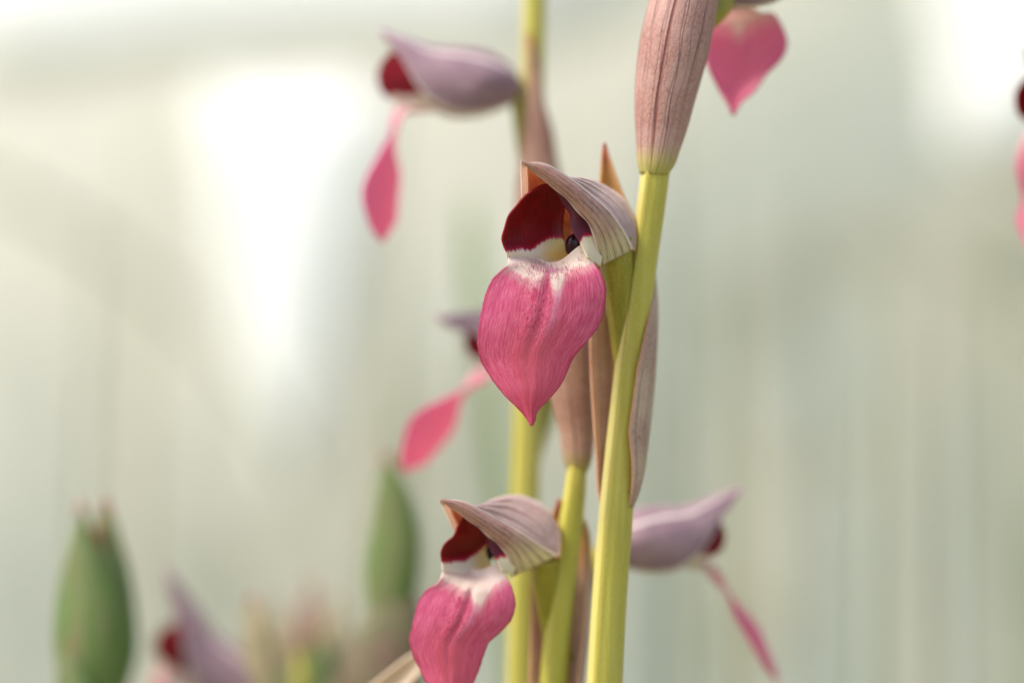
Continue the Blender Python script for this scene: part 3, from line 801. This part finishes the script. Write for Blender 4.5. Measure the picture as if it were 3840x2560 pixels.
# ================================================================== second orchid, just behind
Z2 = -9.0
A2 = plant('slightly blurred orchid with olive stem and low pink-lipped flower just behind the sharp one', (1980, foot_z, Z2))
stem([(1980, foot_z + 260, Z2 - 2, 70), (2010, 4200, Z2 - 1, 62), (2055, 2900, Z2, 56), (2075, 2560, Z2, 54), (2095, 2300, Z2, 52), (2120, 2080, Z2, 50), (2140, 1950, Z2, 46), (2158, 1800, Z2, 40),
      (2165, 1640, Z2 - 1, 34), (2168, 1400, Z2 - 1, 28), (2170, 1150, Z2 - 2, 22), (2172, 1000, Z2 - 3, 16)], M_STEM_B, A2, ridge_at=2.0, n=120, ns=40)
S2 = dict(
    ridge=[(1325, 578, 4), (1200, 505, 5.4), (1080, 430, 6.5), (950, 355, 7.5), (830, 290, 8.5), (720, 228, 9.5), (640, 186, 10.2), (560, 158, 10.7), (490, 150, 11), (416, 155, 11.2)],
    lower=[(960, 745, 5.4), (950, 680, 6.2), (935, 580, 7), (860, 490, 8), (760, 400, 8.8), (660, 320, 9.5), (590, 270, 10), (500, 205, 10.6), (416, 156, 11.2)],
    crest=[(1328, 580, 3), (1335, 480, 2), (1330, 390, 1), (1280, 275, 0.5), (1200, 190, 0.2), (1100, 142, 0.3), (1000, 118, 1), (900, 130, 3), (800, 162, 5), (720, 205, 7), (600, 172, 9.5), (418, 156, 11.1)],
    far=[(1100, 690, 0), (800, 600, 0), (620, 500, 2), (530, 390, 5), (472, 280, 8), (435, 200, 10), (415, 156, 11.2)],
    lobeL=([(600, 282, 8), (545, 365, 8.5), (518, 430, 8.8), (455, 485, 9), (422, 555, 9), (428, 625, 8.8), (436, 715, 8.6), (440, 760, 8.4)],
           [(600, 282, 8), (690, 332, 7), (755, 400, 5.6), (776, 470, 4.6), (765, 540, 4), (800, 640, 4), (850, 780, 5)]),
    lobeLb=([400, 440, 600, 700, 750, 800], [628, 636, 625, 560, 512, 505]), yel=(620, 760),
    lobeR=([(640, 300, 7.6), (745, 395, 6.6), (782, 480, 6.6), (812, 560, 7), (850, 620, 7.5), (890, 700, 8)],
           [(680, 310, 7), (810, 400, 6), (920, 490, 6), (980, 570, 5.6), (1000, 650, 6), (970, 730, 6.4)]),
    lobeRb=([800, 850, 900, 1000], [640, 612, 590, 580]),
    column=(800, 560, 3.0, 40, 60), sag=26,
    lip=([(432, 630, 8.5), (430, 720, 8.7), (398, 788, 9), (300, 852, 9.2), (240, 960, 9.4), (205, 1100, 9.4), (177, 1240, 9.3), (205, 1350, 9.2), (260, 1460, 9), (320, 1590, 9), (385, 1730, 9), (445, 1850, 8.5)],
         [(880, 640, 7), (925, 740, 7.3), (965, 820, 7.8), (993, 940, 8), (976, 1045, 8), (920, 1130, 8), (850, 1195, 8), (785, 1258, 8), (755, 1330, 8), (725, 1420, 8), (665, 1570, 8.2), (560, 1730, 8.4), (450, 1850, 8.5)]),
    lipb=([400, 500, 560, 600, 640, 680, 720, 780, 830, 880, 930, 970], [770, 815, 850, 865, 850, 965, 975, 900, 840, 800, 745, 730]))
F3 = new_flower(A2, (2080, 2120, Z2), 'lower flower with dusky hood and pink lip')
front_flower(F3, S2, c5, Z2 + 1.5)
c9 = lambda x, y: (1900 + x / 2.063, 1800 + y / 2.063)
tube('ovary', [(*c9(330, 1330), Z2 - 0.6, 12), (*c9(315, 1130), Z2, 26), (*c9(300, 920), Z2 + 0.8, 40), (*c9(292, 740), Z2 + 2, 48), (*c9(300, 600), Z2 + 3.6, 46)], M_OVARY, F3, 40, 24)
bract('bract', [c9(190, 2100), c9(180, 1568), c9(190, 1200), c9(195, 950), c9(205, 740), c9(260, 500), c9(360, 260), c9(400, 150)],
      [c9(560, 2150), c9(590, 1568), c9(630, 1200), c9(655, 850), c9(650, 600), c9(610, 330), c9(480, 180), c9(404, 150)],
      M_BR, A2, zc=[Z2, Z2, Z2 - 1, Z2 - 2, Z2 - 3], phi=(52, 268), ratio=0.8, nu=90, nv=60)
bract('bract', [c7(352, 1165), c7(330, 1120), c7(275, 850), c7(225, 650), c7(190, 400), c7(180, 100), c7(200, -200), c7(270, -420), c7(330, -520)],
      [c7(440, 1165), c7(470, 1110), c7(505, 900), c7(510, 700), c7(500, 400), c7(480, 100), c7(440, -200), c7(370, -420), c7(334, -520)],
      M_BR_B, A2, zc=[Z2, Z2, Z2, Z2 - 1, Z2 - 3], phi=(-120, 115), ratio=0.7, nu=90, nv=50)
# flower on the right of this stem, turned to the right
F4 = new_flower(A2, (2290, 2090, -24), 'mauve flower seen from its side with thin drooping lip')
side_flower(F4, (2250, 2050, -26), yaw=192, pitch=0, beak=(1.5, 0.4), lobe=1.6, scale=1.03, head=(48, 66), lipw=0.52, liplen=1.0, twist=25)
tube('ovary', [(2130, 2480, Z2 - 3, 26), (2165, 2300, -17, 40), (2215, 2150, -23, 46), (2262, 2075, -26, 44)], M_OVARY, F4, 40, 24)

# ================================================================== third orchid, further behind
Z3 = -34.0
A3 = plant('blurred orchid with straight yellow-green stem rising behind the sharp flower', (1940, foot_z, Z3))
stem([(1935, foot_z + 500, Z3, 66), (1940, 4000, Z3, 60), (1948, 2560, Z3, 54), (1962, 2000, Z3, 56), (1974, 1600, Z3, 55), (1985, 1100, Z3, 52), (1990, 700, Z3, 50), (1995, 350, Z3, 48), (2002, 0, Z3, 46), (2012, -500, Z3, 34), (2020, -900, Z3, 26)],
     M_STEM_C, A3, ridge_at=2.3, n=100, ns=36)
F5 = new_flower(A3, (1945, 350, Z3), 'mauve hooded flower with narrow pink lip hanging down')
side_flower(F5, (1950, 340, Z3 + 1), yaw=6, pitch=1, scale=1.09, head=(64, 98), lipw=0.74, liplen=0.93, twist=32)
tube('ovary', [(1988, 760, Z3, 20), (1975, 600, Z3 + 1, 34), (1962, 450, Z3 + 1, 42), (1948, 345, Z3 + 1, 40)], M_OVARY, F5, 40, 24)
c8 = lambda x, y: (1850 + x / 2.24, y / 2.24)
bract('bract', [(1950, 1100), (1935, 900), (1940, 700), c8(235, 1300), c8(260, 1050), c8(285, 850), c8(300, 600), c8(290, 350), c8(285, 280)],
      [(2030, 1110), (2110, 950), (2120, 760), c8(530, 1350), c8(490, 1100), c8(420, 850), c8(385, 600), c8(320, 350), c8(289, 280)],
      M_BR_B, A3, zc=[Z3 + 1.5, Z3 + 2, Z3 + 2.5, Z3 + 2.2], phi=(-100, 120), ratio=0.7)
F6 = new_flower(A3, (1960, 1480, Z3 - 6), 'flower whose pink lip sticks out behind the sharp flower')
side_flower(F6, (2065, 1320, Z3 - 6), yaw=12, pitch=2, scale=1.05, head=(36, 62), lipw=0.95, liplen=0.98, twist=34, beak=(4.5, -3), xs=0.55)
tube('ovary', [(1985, 1840, Z3, 20), (2000, 1700, Z3 - 2, 34), (2050, 1520, Z3 - 5, 42), (2065, 1325, Z3 - 6, 40)], M_OVARY, F6, 40, 24)

# ================================================================== orchid at the edge of the picture
Z4 = -36.0
A4 = plant('orchid standing apart from the others, seen only as dark throat and broad pink lip', (4520, foot_z, Z4))
stem([(4500, foot_z + 500, Z4, 66), (4480, 4000, Z4, 60), (4470, 2000, Z4, 50), (4480, 900, Z4, 44), (4500, 0, Z4, 36), (4510, -600, Z4, 26)], M_STEM_C, A4, n=60, ns=30)
F7 = new_flower(A4, (4440, 330, Z4))
side_flower(F7, (4260, 425, Z4 + 4), yaw=30, pitch=0, scale=1.08, head=(62, 96), lipw=1.1, liplen=0.85, twist=30)
tube('ovary', [(4470, 900, Z4, 24), (4440, 660, Z4 + 1, 38), (4360, 500, Z4 + 3, 44), (4260, 430, Z4 + 4, 42)], M_OVARY, F7, 40, 24)

# ================================================================== budding spikes low on the left
def leaf_strip(name, L, R, mat, zc, bow=1.5, thick=0.4, parent=None):
    A = [(x, y, zc) for x, y in L]; B = [(x, y, zc) for x, y in R]
    G, U, V = loft([A, midcurve(A, B, 0.5, (0, 0, -bow)), B], 60, 14)
    return grid_obj(name, to_world(G), mat, parent, thick)

V = lambda x, y: (x * 1.6327, y * 1.6327)
ZB = -50.0
B1 = plant('plump green bud spike with two pale pointed bract tips', V(215, 3600)[:2] + (ZB,), 'orchid spikes still in bud')
B1.name = 'bud_spike'; B1['category'] = 'bud'
stem([(*V(225, 4000), ZB, 60), (*V(222, 2600), ZB, 54), (*V(220, 1750), ZB, 50), (*V(218, 1500), ZB, 36), (*V(216, 1300), ZB, 16)], M_STEM_B, B1, n=50, ns=24)
bract('bract', [V(205, 1700), V(150, 1600), V(128, 1500), V(132, 1380), V(150, 1280), V(172, 1200), V(184, 1150)], [V(225, 1700), V(275, 1600), V(292, 1500), V(285, 1400), V(250, 1300), V(208, 1215), V(186, 1150)],
      M_BR_GR, B1, zc=[ZB, ZB, ZB, ZB], phi=(-120, 100), ratio=0.8, label='green bract')
bract('bract', [V(215, 1690), V(160, 1600), V(150, 1500), V(160, 1390), V(185, 1290), V(222, 1205), V(244, 1148)], [V(235, 1690), V(280, 1600), V(312, 1500), V(308, 1390), V(290, 1290), V(265, 1210), V(246, 1148)],
      M_BR_GR, B1, zc=[ZB - 3, ZB - 3, ZB - 3, ZB - 4], phi=(-110, 120), ratio=0.8)
bract('bract', [V(200, 1720), V(138, 1650), V(130, 1590), V(140, 1530), V(160, 1480)], [V(240, 1720), V(240, 1650), V(220, 1590), V(190, 1530), V(163, 1480)],
      M_BR_GR, B1, zc=[ZB + 4, ZB + 4, ZB + 3], phi=(-100, 100), ratio=0.6)
tube('flower_bud', [(*V(218, 1500), ZB - 1, 30), (*V(220, 1350), ZB - 1, 48), (*V(222, 1260), ZB - 1.5, 30), (*V(226, 1205), ZB - 2, 8)], m_plain('bud_red', lin(170, 80, 60), lin(150, 60, 48), 300, 0.5), B1, 30, 20)

A5 = plant('low blurred orchid whose greyish-violet hood points up beside the bud spike', V(640, 3400)[:2] + (-68,))
stem([(*V(700, 4200), -68, 60), (*V(695, 2600), -68, 54), (*V(690, 1900), -68, 48), (*V(690, 1650), -68, 38), (*V(692, 1500), -70, 24)], M_STEM_B, A5, n=50, ns=24)
F8 = new_flower(A5, V(600, 1620) + (-68,))
side_flower(F8, V(622, 1640) + (-67,), yaw=16, pitch=32, beak=(4, 1.8), lobe=0.3, head=(125, 150), scale=1.16, lipw=0.9, liplen=0.9)
tube('ovary', [(*V(690, 1900), -68, 26), (*V(672, 1770), -68, 40), (*V(645, 1680), -67.5, 46), (*V(622, 1640), -67, 44)], M_OVARY, F8, 30, 20)
bract('bract', [V(560, 1760), V(575, 1600), V(560, 1470), V(566, 1400), V(578, 1365)], [V(640, 1760), V(645, 1600), V(625, 1470), V(600, 1400), V(581, 1365)], M_BR_CR, A5, zc=[-62, -62, -63], phi=(-100, 100), ratio=0.6)

B2 = plant('cream and olive cluster of far blurred bracts between violet hood and green bract', V(740, 3300)[:2] + (-100,), 'orchid spikes still in bud')
B2.name = 'bud_spike'; B2['category'] = 'bud'
stem([(*V(745, 4400), -100, 60), (*V(742, 2600), -100, 56), (*V(740, 1700), -100, 50), (*V(738, 1450), -100, 20)], M_STEM_B, B2, n=40, ns=20)
for (x, y, dx, hgt, w, zz, mt) in ((655, 1700, -18, 330, 38, -98, M_BR_CR), (700, 1720, 14, 390, 42, -102, M_BR_B), (765, 1720, 6, 350, 46, -98, M_BR_CR), (735, 1740, -4, 300, 48, -95, M_BR_GR), (800, 1740, 20, 280, 44, -101, M_BR_GR), (700, 1760, -30, 260, 50, -94, M_BR_GR), (780, 1760, 30, 250, 52, -92, M_BR_OB), (640, 1770, 10, 240, 44, -97, M_BR_CR)):
    bract('bract', [V(x, y), V(x - w * .8, y - hgt * .25), V(x - w + dx * .4, y - hgt * .5), V(x - w * .5 + dx * .8, y - hgt * .8), V(x + dx, y - hgt)],
          [V(x + 12, y), V(x + w, y - hgt * .25), V(x + w + dx * .4, y - hgt * .5), V(x + w * .5 + dx * .8, y - hgt * .8), V(x + dx + 2, y - hgt)], mt, B2, zc=[zz], phi=(-110, 110), ratio=0.7, nu=40, nv=24)

B3 = plant('slim green and brown bud spike with one leaf-like pointed bract', V(880, 3400)[:2] + (-62,), 'orchid spikes still in bud')
B3.name = 'bud_spike'; B3['category'] = 'bud'
stem([(*V(880, 4100), -62, 60), (*V(878, 2600), -62, 54), (*V(875, 1750), -62, 46), (*V(885, 1550), -62, 38), (*V(895, 1380), -62, 22)], M_STEM_B, B3, n=50, ns=24)
bract('bract', [V(880, 1490), V(846, 1400), V(838, 1300), V(850, 1210), V(864, 1120), V(880, 1040)], [V(910, 1490), V(944, 1400), V(964, 1300), V(962, 1210), V(934, 1120), V(885, 1040)],
      M_BR_GR, B3, zc=[-58, -59, -60], phi=(-110, 120), ratio=0.6)
bract('bract', [V(800, 1800), V(775, 1640), V(800, 1500), V(850, 1390), V(912, 1290)], [V(910, 1800), V(960, 1640), V(975, 1500), V(966, 1390), V(916, 1290)],
      M_BR_OB, B3, zc=[-58, -58, -59], phi=(-110, 110), ratio=0.6)

# ================================================================== blades and twigs
def solo(o, label, cat, group=None):
    o['label'] = label; o['category'] = cat
    if group: o['group'] = group

o = leaf_strip('dry_stalk', [V(600, 1790), V(760, 1650), V(860, 1568), V(930, 1512), V(1010, 1462)], [V(650, 1830), V(820, 1690), V(905, 1610), V(965, 1545), V(1013, 1464)], M_DRY, -16, 1.0)
solo(o, 'pale dry stalk slanting up behind the lower pink lip', 'stalk')
o = leaf_strip('reed_stalk', [V(1170, 1900), V(1150, 1300), V(1110, 950), V(1072, 640), V(1064, 540), V(1075, 440)], [V(1215, 1900), V(1190, 1300), V(1150, 950), V(1108, 640), V(1096, 540), V(1078, 440)], M_LEAF, -170, 3.0)
solo(o, 'broad pale green reed leaf rising behind the sharp pink lip', 'reed')

def twig(pts, label):
    path = [(*V(x, y), z * WALL_Y / 0.45 + 8, r * 1.15) for x, y, z, r in pts]
    G = tube_pts(path, 40, 14, lambda t, th: 1 + 0.15 * np.sin(9 * t + th) + 0.1 * np.sin(31 * t))
    o = grid_obj('dry_twig', G, M_TWIG, None, close_v=True)
    solo(o, label, 'twig', 'dry twigs leaning on the wall')
twig([(-700, -40, -430, 60), (-100, 400, -425, 62), (60, 460, -420, 60), (280, 600, -415, 50), (480, 780, -410, 45), (640, 1000, -400, 40), (800, 1400, -380, 50), (950, 2300, -330, 60), (1000, 3000, -300, 60)], 'long grey dry twig curving down past the white patch of the wall')
twig([(1990, 380, -438, 30), (2150, 560, -432, 44), (2352, 715, -425, 50), (2700, 1000, -410, 55), (3000, 1700, -380, 60), (3150, 3200, -330, 60)], 'grey dry twig slanting down beside the orchid that stands apart')

# pale grass blades standing between the orchids and the wall
for i in range(15):
    x0 = [150, 330, 60, 940, 1330, 1480, 1640, 1760, 1880, 1985, 2080, 2200, 2330, 870, 1560][i] + random.uniform(-25, 25)
    zz = -random.uniform(230, 430)
    lean = random.uniform(-60, 60)
    top = random.uniform(100, 900)
    wd = random.uniform(20, 42)
    foot = (1280 + H * 1000 * PXMM * D / (D - zz / 1000)) / 1.6327
    ys = np.linspace(foot, top, 7)
    q = (foot - ys) / (foot - top)
    L = [V(x0 + lean * k * k - wd * (1 - k ** 3) * 0.5, y) for k, y in zip(q, ys)]
    R = [V(x0 + lean * k * k + wd * (1 - k ** 3) * 0.5 + 1, y) for k, y in zip(q, ys)]
    mt = (M_GRASS_A, M_GRASS_B, M_GRASS_C)[i % 3]
    o = leaf_strip('reed_stalk', L, R, mt, zz, 2.0, 0.4)
    hue = ('olive green', 'pale straw-coloured', 'grey-green')[i % 3]
    solo(o, hue + ' reed stalk, very blurred, standing upright before the plaster wall', 'reed', hue + ' reeds before the wall')
